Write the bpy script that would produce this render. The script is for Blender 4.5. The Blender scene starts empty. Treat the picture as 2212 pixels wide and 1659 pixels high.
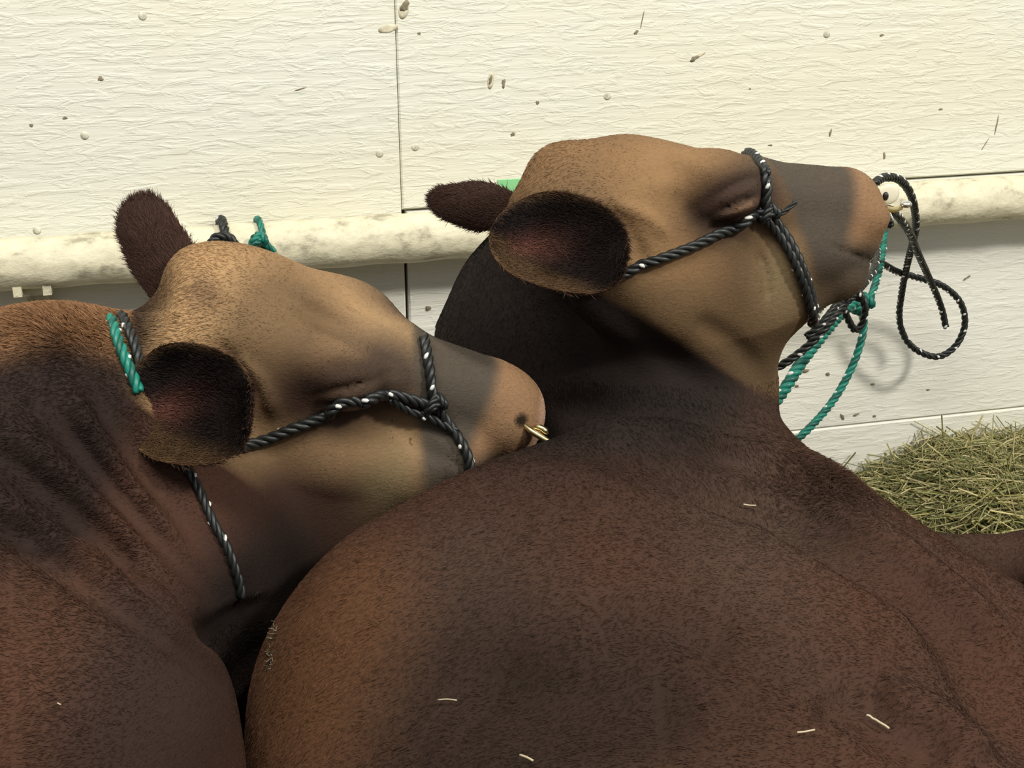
import bpy, math, random
import numpy as np
from mathutils import Vector
random.seed(7); rng = np.random.default_rng(7)
sc = bpy.context.scene
COL = sc.collection

# ------------------------------------------------------------------ camera
FPX, CX, CY = 3039.0, 1106.0, 829.5
TH, PS, RO = math.radians(20), math.radians(14), math.radians(-0.4)
CAM = np.array([-.62, -2.5, 1.38])
Fw = np.array([math.sin(PS)*math.cos(TH), math.cos(PS)*math.cos(TH), -math.sin(TH)])
_R = np.array([math.cos(PS), -math.sin(PS), 0.0]); _U = np.cross(_R, Fw)
Rt = _R*math.cos(RO)+_U*math.sin(RO); Up = -_R*math.sin(RO)+_U*math.cos(RO)
cam = bpy.data.cameras.new('camera'); co = bpy.data.objects.new('camera', cam); COL.objects.link(co)
cam.sensor_width = 36; cam.lens = 36*FPX/2212; cam.clip_start = .05
from mathutils import Matrix
M = Matrix(((Rt[0], Up[0], -Fw[0], CAM[0]), (Rt[1], Up[1], -Fw[1], CAM[1]), (Rt[2], Up[2], -Fw[2], CAM[2]), (0, 0, 0, 1)))
co.matrix_world = M
sc.camera = co

# ------------------------------------------------------------------ light
w = bpy.data.worlds.new('world'); sc.world = w; w.use_nodes = True
w.node_tree.nodes['Background'].inputs[0].default_value = (.93, .97, 1.0, 1)
w.node_tree.nodes['Background'].inputs[1].default_value = .38
def area(name, loc, target, size, power, color):
    l = bpy.data.lights.new(name, 'AREA'); l.shape = 'RECTANGLE'; l.size, l.size_y = size; l.energy = power; l.color = color
    o = bpy.data.objects.new(name, l); COL.objects.link(o); o.location = loc
    o.rotation_euler = (Vector(target)-Vector(loc)).to_track_quat('-Z', 'Y').to_euler(); return o
area('barn_ceiling_lamp', (3.3, -4.1, 4.6), (0, -.2, .6), (.62, .62), 250, (1, .95, .84))
area('barn_far_lamp', (-.9, -2.15, 3.5), (-.2, -.1, .6), (2.4, .9), 88, (1, .96, .86))
sc.view_settings.view_transform = 'Standard'; sc.view_settings.look = 'None'
sc.view_settings.gamma = 1; sc.view_settings.use_curve_mapping = False; sc.view_settings.exposure = 0.0
sc.cycles.max_bounces = 5; sc.cycles.diffuse_bounces = 3; sc.cycles.glossy_bounces = 2
sc.cycles.transparent_max_bounces = 4; sc.cycles.use_denoising = True

# ------------------------------------------------------------------ helpers
def P(x, y, d):
    return CAM + d*(Fw + Rt*((x-CX)/FPX) + Up*((CY-y)/FPX))
def dirv(x, y):
    return Fw + Rt*((x-CX)/FPX) + Up*((CY-y)/FPX)
def onwall(x, y, yy=0.0):
    v = dirv(x, y); return CAM + v*((yy-CAM[1])/v[1])
def camv(x, y, z):
    v = Rt*x+Up*y+Fw*z; return v/np.linalg.norm(v)
def tag(o, label=None, cat=None, group=None, kind=None):
    if label: o['label'] = label
    if cat: o['category'] = cat
    if group: o['group'] = group
    if kind: o['kind'] = kind
    return o
def empty(name, loc):
    o = bpy.data.objects.new(name, None); COL.objects.link(o); o.location = loc; o.empty_display_size = .05; return o
def mesh(name, V, Fc, mat, parent=None, smooth=True, cols=None):
    me = bpy.data.meshes.new(name)
    V = np.asarray(V, dtype=np.float64)
    if parent is not None: V = V-np.array(parent_origin(parent))
    me.from_pydata(V.tolist() if len(V) < 5000 else V.tolist(), [], Fc if isinstance(Fc, list) else Fc.tolist())
    if smooth: me.polygons.foreach_set('use_smooth', [True]*len(me.polygons))
    if cols is not None:
        a = me.attributes.new('tint', 'FLOAT_COLOR', 'POINT')
        c4 = np.ones((len(V), 4), dtype=np.float32); c4[:, :3] = cols; a.data.foreach_set('color', c4.ravel())
    if mat: me.materials.append(mat)
    me.update()
    o = bpy.data.objects.new(name, me); COL.objects.link(o)
    if parent is not None: o.parent = parent
    return o
def parent_origin(p):
    v = np.zeros(3)
    while p is not None: v = v+np.array(p.location); p = p.parent
    return v
def box(V, Fc, lo, hi, bev=0.0):
    n = len(V); x0, y0, z0 = lo; x1, y1, z1 = hi
    V += [(x0,y0,z0),(x1,y0,z0),(x1,y1,z0),(x0,y1,z0),(x0,y0,z1),(x1,y0,z1),(x1,y1,z1),(x0,y1,z1)]
    Fc += [(n,n+3,n+2,n+1),(n+4,n+5,n+6,n+7),(n,n+1,n+5,n+4),(n+1,n+2,n+6,n+5),(n+2,n+3,n+7,n+6),(n+3,n,n+4,n+7)]
# materials
def newmat(name, rough=.7, spec=.3):
    m = bpy.data.materials.new(name); m.use_nodes = True; b = m.node_tree.nodes['Principled BSDF']
    b.inputs['Roughness'].default_value = rough; b.inputs['Specular IOR Level'].default_value = spec
    return m, m.node_tree.nodes, m.node_tree.links, b
def N(nodes, t, **kw):
    n = nodes.new(t)
    for k, v in kw.items():
        if k.startswith('i_'): n.inputs[k[2:].replace('_', ' ')].default_value = v
        else: setattr(n, k, v)
    return n
def ramp(nodes, stops):
    n = nodes.new('ShaderNodeValToRGB'); e = n.color_ramp.elements
    while len(e) < len(stops): e.new(.5)
    for q, (p, c) in zip(e, stops): q.position = p; q.color = (*c, 1) if len(c) == 3 else c
    return n
def mapped(nodes, links, scale, rot=(0, 0, 0), coord='Object'):
    t = nodes.new('ShaderNodeTexCoord'); m = nodes.new('ShaderNodeMapping'); m.inputs['Scale'].default_value = scale
    m.inputs['Rotation'].default_value = rot
    links.new(t.outputs[coord], m.inputs['Vector']); return m
def mixc(nodes, links, fac, a, b, mode='MIX'):
    n = nodes.new('ShaderNodeMix'); n.data_type = 'RGBA'; n.blend_type = mode
    for s, v in ((0, fac), (6, a), (7, b)):
        if hasattr(v, 'type'): links.new(v, n.inputs[s])
        else: n.inputs[s].default_value = v if not isinstance(v, tuple) else (*v, 1)
    return n.outputs[2]

def painted_wood(name, base, cream, grime, bump=.006):
    m, nd, lk, b = newmat(name, .55, .25)
    mg = mapped(nd, lk, (3.2, 1, 55)); n1 = N(nd, 'ShaderNodeTexNoise', i_Scale=1.0, i_Detail=5, i_Roughness=.62, i_Distortion=.35); lk.new(mg.outputs[0], n1.inputs['Vector'])
    mf = mapped(nd, lk, (16, 1, 75)); n2 = N(nd, 'ShaderNodeTexNoise', i_Scale=1.0, i_Detail=4, i_Roughness=.6, i_Distortion=.8); lk.new(mf.outputs[0], n2.inputs['Vector'])
    r2 = ramp(nd, [(.47, (0, 0, 0)), (.62, (1, 1, 1))]); lk.new(n2.outputs[0], r2.inputs[0])
    mb = mapped(nd, lk, (1.3, 1, 2.2)); n3 = N(nd, 'ShaderNodeTexNoise', i_Scale=1.2, i_Detail=3); lk.new(mb.outputs[0], n3.inputs['Vector'])
    r3 = ramp(nd, [(.38, (0, 0, 0)), (.62, (1, 1, 1))]); lk.new(n3.outputs[0], r3.inputs[0])
    sm = mapped(nd, lk, (9, 1, 14)); n4 = N(nd, 'ShaderNodeTexNoise', i_Scale=2.0, i_Detail=6, i_Roughness=.7); lk.new(sm.outputs[0], n4.inputs['Vector'])
    r4 = ramp(nd, [(.60, (0, 0, 0)), (.78, (1, 1, 1))]); lk.new(n4.outputs[0], r4.inputs[0])
    c1 = mixc(nd, lk, r3.outputs[0], base, cream)
    f4 = N(nd, 'ShaderNodeMath', operation='MULTIPLY'); lk.new(r4.outputs[0], f4.inputs[0]); f4.inputs[1].default_value = .45
    c2 = mixc(nd, lk, f4.outputs[0], c1, grime)
    lk.new(c2, b.inputs['Base Color'])
    add = N(nd, 'ShaderNodeMath', operation='MULTIPLY_ADD'); lk.new(r2.outputs[0], add.inputs[0]); add.inputs[1].default_value = .35; lk.new(n1.outputs[0], add.inputs[2])
    bp = N(nd, 'ShaderNodeBump', i_Strength=.46, i_Distance=bump); lk.new(add.outputs[0], bp.inputs['Height']); lk.new(bp.outputs[0], b.inputs['Normal'])
    return m
M_upper = painted_wood('painted_plywood_upper', (.80, .80, .715), (.81, .785, .65), (.50, .46, .34))
M_lower = painted_wood('painted_plywood_lower', (.84, .835, .77), (.85, .835, .73), (.46, .44, .37), .004)

def rail_mat():
    m, nd, lk, b = newmat('chipped_cream_paint', .5, .3)
    v = mapped(nd, lk, (14, 20, 22)); n = N(nd, 'ShaderNodeTexNoise', i_Scale=1.6, i_Detail=6, i_Roughness=.65); lk.new(v.outputs[0], n.inputs['Vector'])
    r = ramp(nd, [(.38, (.80, .755, .57)), (.55, (.68, .635, .47)), (.66, (.40, .37, .27))]); lk.new(n.outputs[0], r.inputs[0]); lk.new(r.outputs[0], b.inputs['Base Color'])
    bp = N(nd, 'ShaderNodeBump', i_Strength=.6, i_Distance=.006); lk.new(n.outputs[0], bp.inputs['Height']); lk.new(bp.outputs[0], b.inputs['Normal'])
    return m
M_rail = rail_mat()
def flat(name, c, rough=.7, spec=.3, metal=0, noise=None):
    m, nd, lk, b = newmat(name, rough, spec); b.inputs['Base Color'].default_value = (*c, 1); b.inputs['Metallic'].default_value = metal
    if noise:
        n = N(nd, 'ShaderNodeTexNoise', i_Scale=noise, i_Detail=4); v = mapped(nd, lk, (1, 1, 1)); lk.new(v.outputs[0], n.inputs['Vector'])
        r = ramp(nd, [(.3, tuple(x*.65 for x in c)), (.7, tuple(min(1, x*1.25) for x in c))]); lk.new(n.outputs[0], r.inputs[0]); lk.new(r.outputs[0], b.inputs['Base Color'])
    return m
M_dark = flat('dark_gap', (.05, .045, .035))
M_chip = flat('bare_wood_chip', (.27, .23, .16), noise=90)
M_dimple = flat('painted_nail_head', (.66, .64, .52), .5, noise=120)
M_ropeblack = flat('black_rope_fibre', (.012, .014, .014), .45, .5)
M_ropewhite = flat('white_tracer_fibre', (.72, .72, .68), .4, .5)
M_teal = flat('teal_rope_fibre', (.008, .19, .14), .42, .5)
M_tealdk = flat('teal_rope_fibre_dark', (.005, .10, .075), .45, .5)
M_brass = flat('brass', (.80, .66, .34), .28, .5, 1.0)
M_steel = flat('nickel_plate', (.80, .79, .74), .3, .5, 1.0)
M_black = flat('black_rubber', (.01, .01, .012), .4, .5)
M_green = flat('pale_green_plastic', (.30, .72, .34), .4, .4)
M_ground = flat('trampled_bedding', (.20, .16, .085), .9, .1, noise=14)

def tint_mat(name, rough, spec, bump=0, grain=(60, 60, 60)):
    m, nd, lk, b = newmat(name, rough, spec)
    a = N(nd, 'ShaderNodeAttribute', attribute_name='tint')
    v = mapped(nd, lk, grain); n = N(nd, 'ShaderNodeTexNoise', i_Scale=1.0, i_Detail=5, i_Roughness=.7, i_Distortion=.6); lk.new(v.outputs[0], n.inputs['Vector'])
    r = ramp(nd, [(.3, (.88, .88, .88)), (.7, (1.12, 1.12, 1.12))]); lk.new(n.outputs[0], r.inputs[0])
    c = mixc(nd, lk, 1.0, a.outputs['Color'], r.outputs[0], 'MULTIPLY'); lk.new(c, b.inputs['Base Color'])
    if bump:
        bp = N(nd, 'ShaderNodeBump', i_Strength=.5, i_Distance=bump); lk.new(n.outputs[0], bp.inputs['Height']); lk.new(bp.outputs[0], b.inputs['Normal'])
    return m
M_hide = tint_mat('cattle_hide', .70, .10, .0025, (140, 140, 300))
M_hair = bpy.data.materials.new('coat_hair'); M_hair.use_nodes = True
_b = M_hair.node_tree.nodes['Principled BSDF']; _b.inputs['Roughness'].default_value = .55; _b.inputs['Specular IOR Level'].default_value = .09
_a = N(M_hair.node_tree.nodes, 'ShaderNodeAttribute', attribute_name='tint'); M_hair.node_tree.links.new(_a.outputs['Color'], _b.inputs['Base Color'])
M_hay = tint_mat('hay_stems', .6, .25, 0, (30, 30, 30))

# ------------------------------------------------------------------ rounded-solid modelling (smooth unions on a grid)
def rc(A, B, ra, rb, k=.04, flat=None):           # tapered capsule
    return ('rc', np.asarray(A, np.float32), np.asarray(B, np.float32), ra, rb, k, flat)
def el(Cn, axes, rad, k=.04, op=1):               # ellipsoid, axes = 3 unit vectors
    return ('el', np.asarray(Cn, np.float32), np.asarray(axes, np.float32), np.asarray(rad, np.float32), k, op)
def sdf(p, prims):
    d = None
    for q in prims:
        if q[0] == 'rc':
            _, A, B, ra, rb, k, fl = q
            pp = p
            if fl is not None:
                n, s = fl; mid = (A+B)*.5
                n = np.asarray(n, np.float32); t = (p-mid)@n; tm = t*(1-1/s); pp = p-tm[:, None]*n
            ba = B-A; pa = pp-A
            h = np.clip((pa@ba)/max(float(ba@ba), 1e-9), 0, 1)
            e = np.linalg.norm(pa-h[:, None]*ba, axis=1)-(ra+(rb-ra)*h); op = 1
        else:
            _, Cn, ax, rad, k, op = q
            l = (p-Cn)@ax.T; k0 = np.linalg.norm(l/rad, axis=1); k1 = np.linalg.norm(l/(rad*rad), axis=1)
            e = k0*(k0-1)/np.maximum(k1, 1e-6)
        if d is None: d = e; continue
        if op == 1:
            h = np.maximum(k-np.abs(d-e), 0)/k; d = np.minimum(d, e)-h*h*k*.25
        else:
            e = -e; h = np.maximum(k-np.abs(d-e), 0)/k; d = np.maximum(d, e)+h*h*k*.25
    return d
def project(V, f, it=3):
    V = V.astype(np.float32)
    e = 1.5e-3
    for _ in range(it):
        d = f(V); g = np.stack([f(V+np.eye(3, dtype=np.float32)[i]*e)-d for i in range(3)], 1)/e
        n = np.maximum((g*g).sum(1), .2); st = np.clip(d/n, -.01, .01); V = V-g*st[:, None]
    return V, g/np.maximum(np.linalg.norm(g, axis=1), 1e-6)[:, None]
def nets(f, lo, hi, h):
    lo = np.array(lo, np.float32); n = [int(math.ceil((hi[i]-lo[i])/h/4))*4+1 for i in range(3)]
    nc = [(m-1)//4+1 for m in n]
    ax = [lo[i]+np.arange(nc[i], dtype=np.float32)*h*4 for i in range(3)]
    G = np.stack(np.meshgrid(*ax, indexing='ij'), -1).reshape(-1, 3); dc = f(G).reshape(nc)
    near = np.abs(dc) < h*9
    full = np.repeat(np.repeat(np.repeat(dc, 4, 0), 4, 1), 4, 2)[2:2+n[0], 2:2+n[1], 2:2+n[2]]
    mk = np.repeat(np.repeat(np.repeat(near, 4, 0), 4, 1), 4, 2)[2:2+n[0], 2:2+n[1], 2:2+n[2]]
    val = np.full(n, 1.0, np.float32); s = [min(full.shape[i], n[i]) for i in range(3)]
    val[:s[0], :s[1], :s[2]] = full[:s[0], :s[1], :s[2]]
    m2 = np.zeros(n, bool); m2[:s[0], :s[1], :s[2]] = mk[:s[0], :s[1], :s[2]]
    I = np.argwhere(m2); val[m2] = f(lo+I.astype(np.float32)*h)
    val[0] = val[-1] = 1; val[:, 0] = val[:, -1] = 1; val[:, :, 0] = val[:, :, -1] = 1
    ins = val < 0
    cnt = np.zeros([m-1 for m in n], np.int8)
    for dx in (0, 1):
        for dy in (0, 1):
            for dz in (0, 1): cnt += ins[dx:n[0]-1+dx, dy:n[1]-1+dy, dz:n[2]-1+dz]
    act = (cnt > 0) & (cnt < 8)
    cid = np.full(act.shape, -1, np.int64); cells = np.argwhere(act); cid[act] = np.arange(len(cells))
    V = lo+(cells.astype(np.float32)+.5)*h
    quads = []
    for a in range(3):
        b, c = (a+1) % 3, (a+2) % 3
        sl0 = [slice(None)]*3; sl1 = [slice(None)]*3; sl0[a] = slice(0, -1); sl1[a] = slice(1, None)
        A, B = ins[tuple(sl0)], ins[tuple(sl1)]
        E = np.argwhere(A != B)
        E = E[(E[:, b] > 0) & (E[:, c] > 0) & (E[:, b] < n[b]-1) & (E[:, c] < n[c]-1)]
        sg = A[tuple(E.T)]
        def cell(db, dc_):
            q = E.copy(); q[:, b] -= db; q[:, c] -= dc_; return cid[tuple(q.T)]
        Q = np.stack([cell(1, 1), cell(0, 1), cell(0, 0), cell(1, 0)], 1)
        Q[~sg] = Q[~sg][:, ::-1]; quads.append(Q)
    Q = np.concatenate(quads); Q = Q[(Q >= 0).all(1)]
    return V, Q
def subdiv(V, Q):
    e = np.concatenate([Q[:, [i, (i+1) % 4]] for i in range(4)]); e.sort(axis=1)
    u, inv = np.unique(e, axis=0, return_inverse=True); inv = inv.reshape(4, -1).T
    nv = len(V); em = (V[u[:, 0]]+V[u[:, 1]])*.5; fc = V[Q].mean(1); ne = len(em)
    W = np.concatenate([V, em, fc]); fi = nv+ne+np.arange(len(Q)); ei = nv+inv
    out = [np.stack([Q[:, i], ei[:, i], fi, ei[:, (i-1) % 4]], 1) for i in range(4)]
    return W, np.concatenate(out)
def cast(f, x, y, d0=1.0, d1=3.2, off=0.0):       # where a sight line meets a solid: used to lay ropes and straw on the coat
    v = dirv(x, y); t = d0
    for _ in range(200):
        p = (CAM+v*t).astype(np.float32)[None]; s = float(f(p)[0])
        if s < 5e-4: break
        t += s*.6
        if t > d1: return None
    else: return None
    p = CAM+v*t
    V, g = project(p[None].astype(np.float32), f, 1)
    return V[0].astype(float)+g[0]*off
def snoise(p, fr, seed=0):                        # cheap smooth noise from summed sines
    r = np.random.default_rng(seed); o = np.zeros(len(p), np.float32)
    for _ in range(7):
        v = r.normal(size=3); v /= np.linalg.norm(v); o += np.sin(p@(v*fr*r.uniform(.7, 1.4)).astype(np.float32)+r.uniform(0, 6.28))
    return o/7*1.6
def sstep(a, b, x): t = np.clip((x-a)/(b-a), 0, 1); return t*t*(3-2*t)
def project2d(p):
    d = p-CAM; z = d@Fw; return CX+FPX*(d@Rt)/z, CY-FPX*(d@Up)/z

# ------------------------------------------------------------------ heads: one anatomy, two poses
class Head:
    def __init__(s, px, py, dep, F, Nv, k):
        s.O = P(px, py, dep); s.k = k; s.F = camv(*F); n = camv(*Nv); n = n-(n@s.F)*s.F; s.N = n/np.linalg.norm(n); s.U = np.cross(s.F, s.N)*-1
        if s.U@Up < 0: s.U = -s.U
        s.ax = [s.F, s.U, s.N]
    def w(s, a, b, c): return s.O+(s.F*a+s.U*b+s.N*c)*s.k
    def loc(s, p): d = (p-s.O)/s.k; return d@s.F, d@s.U, d@s.N
HR = Head(1152, 312, 1.80, (.983, -.012, .182), (.179, -.155, -.972), .99)
KL = .905
HL = Head(392, 580, 1.87*KL, (.947, -.255, .194), (.047, -.488, -.872), 1.05*KL)
def SL(X): return CAM+(np.asarray(X)-CAM)*KL
def PL(x, y, d): return P(x, y, d*KL)
def head_prims(H, kind):
    def E(a, b, c, r, k=.03, op=1, tilt=0.0):
        ct, st = math.cos(tilt), math.sin(tilt)
        ax = [H.F*ct+H.U*st, -H.F*st+H.U*ct, H.N]
        return el(H.w(a, b, c), ax, np.array(r)*H.k, k, op)
    def Cc(a, b, ra, a2, b2, rb, k=.04, wd=1.0, c=0, c2=None):
        return rc(H.w(a, b, c), H.w(a2, b2, c if c2 is None else c2), ra*H.k, rb*H.k, k, (H.N, wd) if wd != 1 else None)
    L = [E(.130, -.080, 0, (.140, .086, .102), .04),
         E(.048, -.035, 0, (.048, .040, .052), .035),
         Cc(.13, -.036, .042, .29, -.050, .042, .05, 1.6),
         Cc(.29, -.052, .042, .425, -.054, .038, .03, 1.35),
         Cc(.20, -.10, .075, .42, -.095, .058, .04, 1.0),
         E(.436, -.088, 0, (.046, .066, .060), .02),
         E(.420, -.158, 0, (.042, .030, .045), .02),
         Cc(.43, -.150, .030, .34, -.175, .045, .03, 1.0),
         Cc(.34, -.175, .050, .16, -.190, .075, .04, .9),
         ]
    for s in (1, -1):
        L += [E(.15, -.155, .052*s, (.115, .095, .048), .04),
              E(.225, -.034, .078*s, (.050, .036, .034), .035, 1, .1),      # brow
              E(.243, -.062, .092*s, (.032, .025, .021), .012, 1, .3),     # closed eye
              E(.36, -.125, .047*s, (.06, .035, .028), .03),
              E(.452, -.078, .044*s, (.024, .020, .018), .015),
              E(.484, -.084, .036*s, (.017, .010, .013), .008, -1, .5),     # nostril
              E(.03, -.095, .055*s, (.05, .04, .04), .05)]
    if kind == 'L': L += [E(.462, -.088, 0, (.050, .066, .062), .02), E(.475, -.078, 0, (.030, .035, .045), .02), E(.33, -.165, 0, (.08, .05, .055), .05), E(.17, -.052, -.045, (.12, .060, .060), .05), E(.06, -.03, -.05, (.07, .05, .05), .05)]
    return L
def head_detail(H, p, sgn=1):                     # small relief: eye slit, mouth line, skin folds
    a, b, c = H.loc(p)
    dd = .0022*snoise(p, 45, 91)*(a > -.1)*(b > -.4)
    m = (np.abs(c) > .065) & (a > .19) & (a < .30)
    t = (a-.243)/.028; slit = b+.062-.42*(a-.243)+.004*t*t
    dd += np.where(m & (np.abs(t) < 1), .0050*np.exp(-(slit/.0032)**2)*(1-t*t), 0)
    dd -= np.where(m, .0035*np.exp(-((slit+.010)/.006)**2)*np.exp(-t*t), 0)
    dd -= np.where(m, .0030*np.exp(-((slit-.012)/.007)**2)*np.exp(-t*t), 0)
    dd += np.where(m, .0030*np.exp(-((slit+.021)/.005)**2)*np.exp(-t*t*.6), 0)
    dd += np.where(m, .0030*np.exp(-((slit-.024)/.006)**2)*np.exp(-t*t*.6), 0)
    mo = b+.134+.25*(a-.46); dd += np.where((a > .37) & (a < .52), .003*np.exp(-(mo/.0035)**2)*sstep(.37, .41, a), 0)
    return dd

BAX = [np.array([1, 0, 0]), np.array([0, 1, 0]), np.array([0, 0, 1])]
A3 = np.eye(3)
# --- right animal
prR = head_prims(HR, 'R') + [
    rc(P(1235, 520, 1.98), P(1200, 735, 2.04), .100, .158, .04),
    rc(P(1200, 735, 2.04), P(1370, 890, 2.01), .158, .174, .06),
    rc(P(1370, 890, 2.01), P(1485, 1150, 1.93), .166, .168, .07),
    rc(P(1600, 660, 1.90), P(1612, 800, 1.95), .080, .026, .05),
    rc(P(1470, 620, 1.88), P(1530, 850, 1.97), .090, .075, .06),
    rc(P(1560, 1150, 1.88), P(2080, 1640, 1.72), .150, .225, .05),
    rc(P(1240, 1640, 1.66), P(1240, 1640, 1.66)+np.array([-.02, -.55, -.02]), .345, .29, .06),
    rc(P(1700, 1700, 1.62), P(1700, 1700, 1.62)+np.array([-.1, -.5, -.02]), .30, .26, .08),
    rc(P(1000, 1440, 1.62), P(1350, 1200, 1.74), .175, .16, .08), rc(P(902, 1560, 1.60), P(892, 1800, 1.50), .182, .18, .08),
    rc(P(1692, 1132, 1.90), P(2185, 1512, 1.74), .090, .103, .02),
    rc(P(1930, 1240, 2.12), P(2110, 1222, 2.22), .070, .038, .04),
    rc(P(2110, 1222, 2.22), P(2290, 1190, 2.25), .034, .040, .03),
    rc(P(2290, 1190, 2.25), P(2290, 1190, 2.25)+np.array([-.25, .05, -.27]), .04, .032, .03),
]
prR += [el(P(1240, 1640, 1.66)+np.array([-.02, -.65, -.06]), A3, (.37, .26, .30), .1),
        rc(P(1240, 1640, 1.66)+np.array([-.28, -.55, -.15]), P(1240, 1640, 1.66)+np.array([-.38, -.15, -.25]), .13, .06, .06)]
def lay(fb, pts, off=0.0, step=14):               # follow the skin: a run of points pressed onto the body
    q = [np.array(a, float) for a in pts]; q = [2*q[0]-q[1]]+q+[2*q[-1]-q[-2]]; out = []
    for i in range(1, len(q)-2):
        n = max(1, int(np.linalg.norm(q[i+1]-q[i])/step))
        for j in range(n):
            t = j/n; a = .5*((2*q[i])+(-q[i-1]+q[i+1])*t+(2*q[i-1]-5*q[i]+4*q[i+1]-q[i+2])*t*t+(-q[i-1]+3*q[i]-3*q[i+1]+q[i+2])*t**3)
            c = cast(fb, a[0], a[1], off=off)
            if c is not None: out.append(c)
    c = cast(fb, q[-2][0], q[-2][1], off=off)
    if c is not None: out.append(c)
    return np.array(out)
def creases(fb, spec):
    out = []
    for pts, dep, wid in spec:
        L = lay(fb, pts, 0, 22)
        if len(L) > 1: out.append((L.astype(np.float32), dep, wid))
    return out
def relief(p, cr):
    d = np.zeros(len(p), np.float32)
    for L, dep, wid in cr:
        lo, hi = L.min(0)-3*wid, L.max(0)+3*wid
        m = ((p > lo) & (p < hi)).all(1)
        if not m.any(): continue
        q = p[m]; best = np.full(len(q), 9, np.float32); tt = np.zeros(len(q), np.float32)
        for i in range(len(L)-1):
            ba = L[i+1]-L[i]; h = np.clip(((q-L[i])@ba)/max(float(ba@ba), 1e-9), 0, 1)
            e = np.linalg.norm(q-L[i]-h[:, None]*ba, axis=1); u = e < best; best[u] = e[u]; tt[u] = (i+h[u])/(len(L)-1)
        taper = np.clip(np.minimum(tt, 1-tt)*5+.25, 0, 1)
        d[m] += dep*np.exp(-(best/wid)**2)*taper
    return d
def fR0(p): return sdf(p, prR)
CR_R = creases(fR0, [
    ([(1400, 1000), (1493, 1010), (1712, 1110), (1931, 1219), (2041, 1301), (2123, 1411), (2195, 1548), (2230, 1640)], .075, .050), ([(1640, 1000), (1800, 1095), (1990, 1210), (2110, 1310), (2212, 1450)], -.014, .028),
    ([(1180, 880), (1400, 893), (1640, 930)], .018, .024), ([(1210, 975), (1450, 960), (1650, 1010), (1820, 1110)], .020, .028),
    ([(1220, 925), (1420, 922), (1640, 960)], -.012, .022),
    ([(960, 1470), (1200, 1500), (1520, 1510)], .030, .055), ([(1250, 1350), (1420, 1340), (1600, 1390)], .018, .04),
    ([(1780, 1470), (1900, 1540), (2050, 1640)], .028, .036), ([(1900, 1500), (2010, 1540), (2140, 1640)], -.020, .032),
    ([(1330, 440), (1400, 470), (1440, 510)], -.005, .008), ([(1290, 440), (1360, 510), (1390, 575)], .008, .012),
    ([(1638, 540), (1655, 600), (1660, 650)], .005, .006), ([(1500, 690), (1580, 740), (1640, 800)], .006, .014),
    ([(1440, 330), (1500, 360), (1560, 372)], -.003, .015), ([(1400, 400), (1480, 400)], -.003, .014),
    ([(1480, 440), (1510, 480), (1590, 500)], .005, .010), ([(1250, 600), (1340, 680), (1450, 780), (1560, 860)], .008, .02)])
def fR(p):
    d = fR0(p)+relief(p, CR_R)+head_detail(HR, p)
    u, v = project2d(p); d = d+(.006*snoise(p, 14, 3)+.0022*snoise(p, 38, 4))*sstep(1000, 1200, v)
    return d.astype(np.float32)
# --- left animal
_bodyL = [
    rc(P(330, 850, 1.97), P(110, 945, 1.86), .105, .155, .06),
    rc(P(110, 945, 1.86), P(-170, 1150, 1.76), .155, .235, .08),
    rc(P(470, 1010, 1.99), P(330, 1270, 1.90), .110, .180, .06),
    rc(P(700, 1000, 1.96), P(640, 1150, 2.02), .080, .105, .05), rc(P(860, 1010, 1.97), P(720, 1120, 2.04), .058, .080, .04), rc(P(980, 1000, 1.95), P(830, 1060, 2.0), .035, .055, .04), rc(P(640, 1150, 2.02), P(400, 1400, 2.02), .095, .16, .06),
    rc(P(330, 1270, 1.90), P(-50, 1420, 1.78), .190, .260, .08),
    rc(P(250, 1000, 1.90), P(300, 1250, 1.88), .130, .170, .08),
    rc(P(60, 1650, 1.55), P(60, 1650, 1.55)+np.array([-.30, -.02, .02]), .238, .30, .03),
    rc(P(60, 1650, 1.55)+np.array([-.22, 0, 0]), P(60, 1650, 1.55)+np.array([-.34, -.65, -.02]), .27, .30, .08),
    rc(P(60, 1650, 1.55)+np.array([.0, .05, -.15]), P(60, 1650, 1.55)+np.array([.02, .32, -.36]), .12, .065, .06),
]
prL = head_prims(HL, 'L')+[(rc(SL(q[1]), SL(q[2]), q[3]*KL, q[4]*KL, q[5]*KL, q[6])) for q in _bodyL]
prL += [el(PL(60, 1650, 1.55)+np.array([-.30, -.25, -.24]), A3, (.30, .50, .32), .1), el(PL(60, 1650, 1.55)+np.array([-.02, .10, -.30]), A3, (.20, .28, .26), .08)]
def fL0(p): return sdf(p, prL)
CR_L = creases(fL0, [
    ([(-60, 960), (50, 1030), (150, 1110), (330, 1270), (500, 1400)], .020, .018), ([(-60, 880), (60, 960), (200, 1070), (390, 1260), (510, 1360)], -.012, .018),
    ([(100, 880), (230, 1040), (400, 1230), (520, 1340)], .018, .018), ([(190, 800), (290, 980), (420, 1150), (520, 1290)], .015, .018),
    ([(150, 850), (260, 1010), (420, 1200)], -.010, .016), ([(-40, 1060), (124, 1154), (290, 1300), (450, 1420)], -.012, .018),
    ([(-40, 1130), (60, 1170), (200, 1265), (400, 1400), (500, 1465)], .022, .018),
    ([(535, 1300), (545, 1380), (562, 1480)], .05, .035), ([(600, 608), (740, 676), (865, 745)], -.009, .012), ([(640, 655), (760, 725), (850, 780)], .010, .016),
    ([(500, 765), (560, 825), (590, 890)], -.010, .009), ([(445, 745), (520, 800), (545, 880)], .012, .013),
    ([(420, 620), (450, 680)], .004, .02), ([(860, 900), (900, 960), (980, 1000)], .004, .012), ([(560, 560), (640, 590)], -.003, .02),
    ([(700, 800), (760, 790), (830, 800)], .004, .010)])
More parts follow.
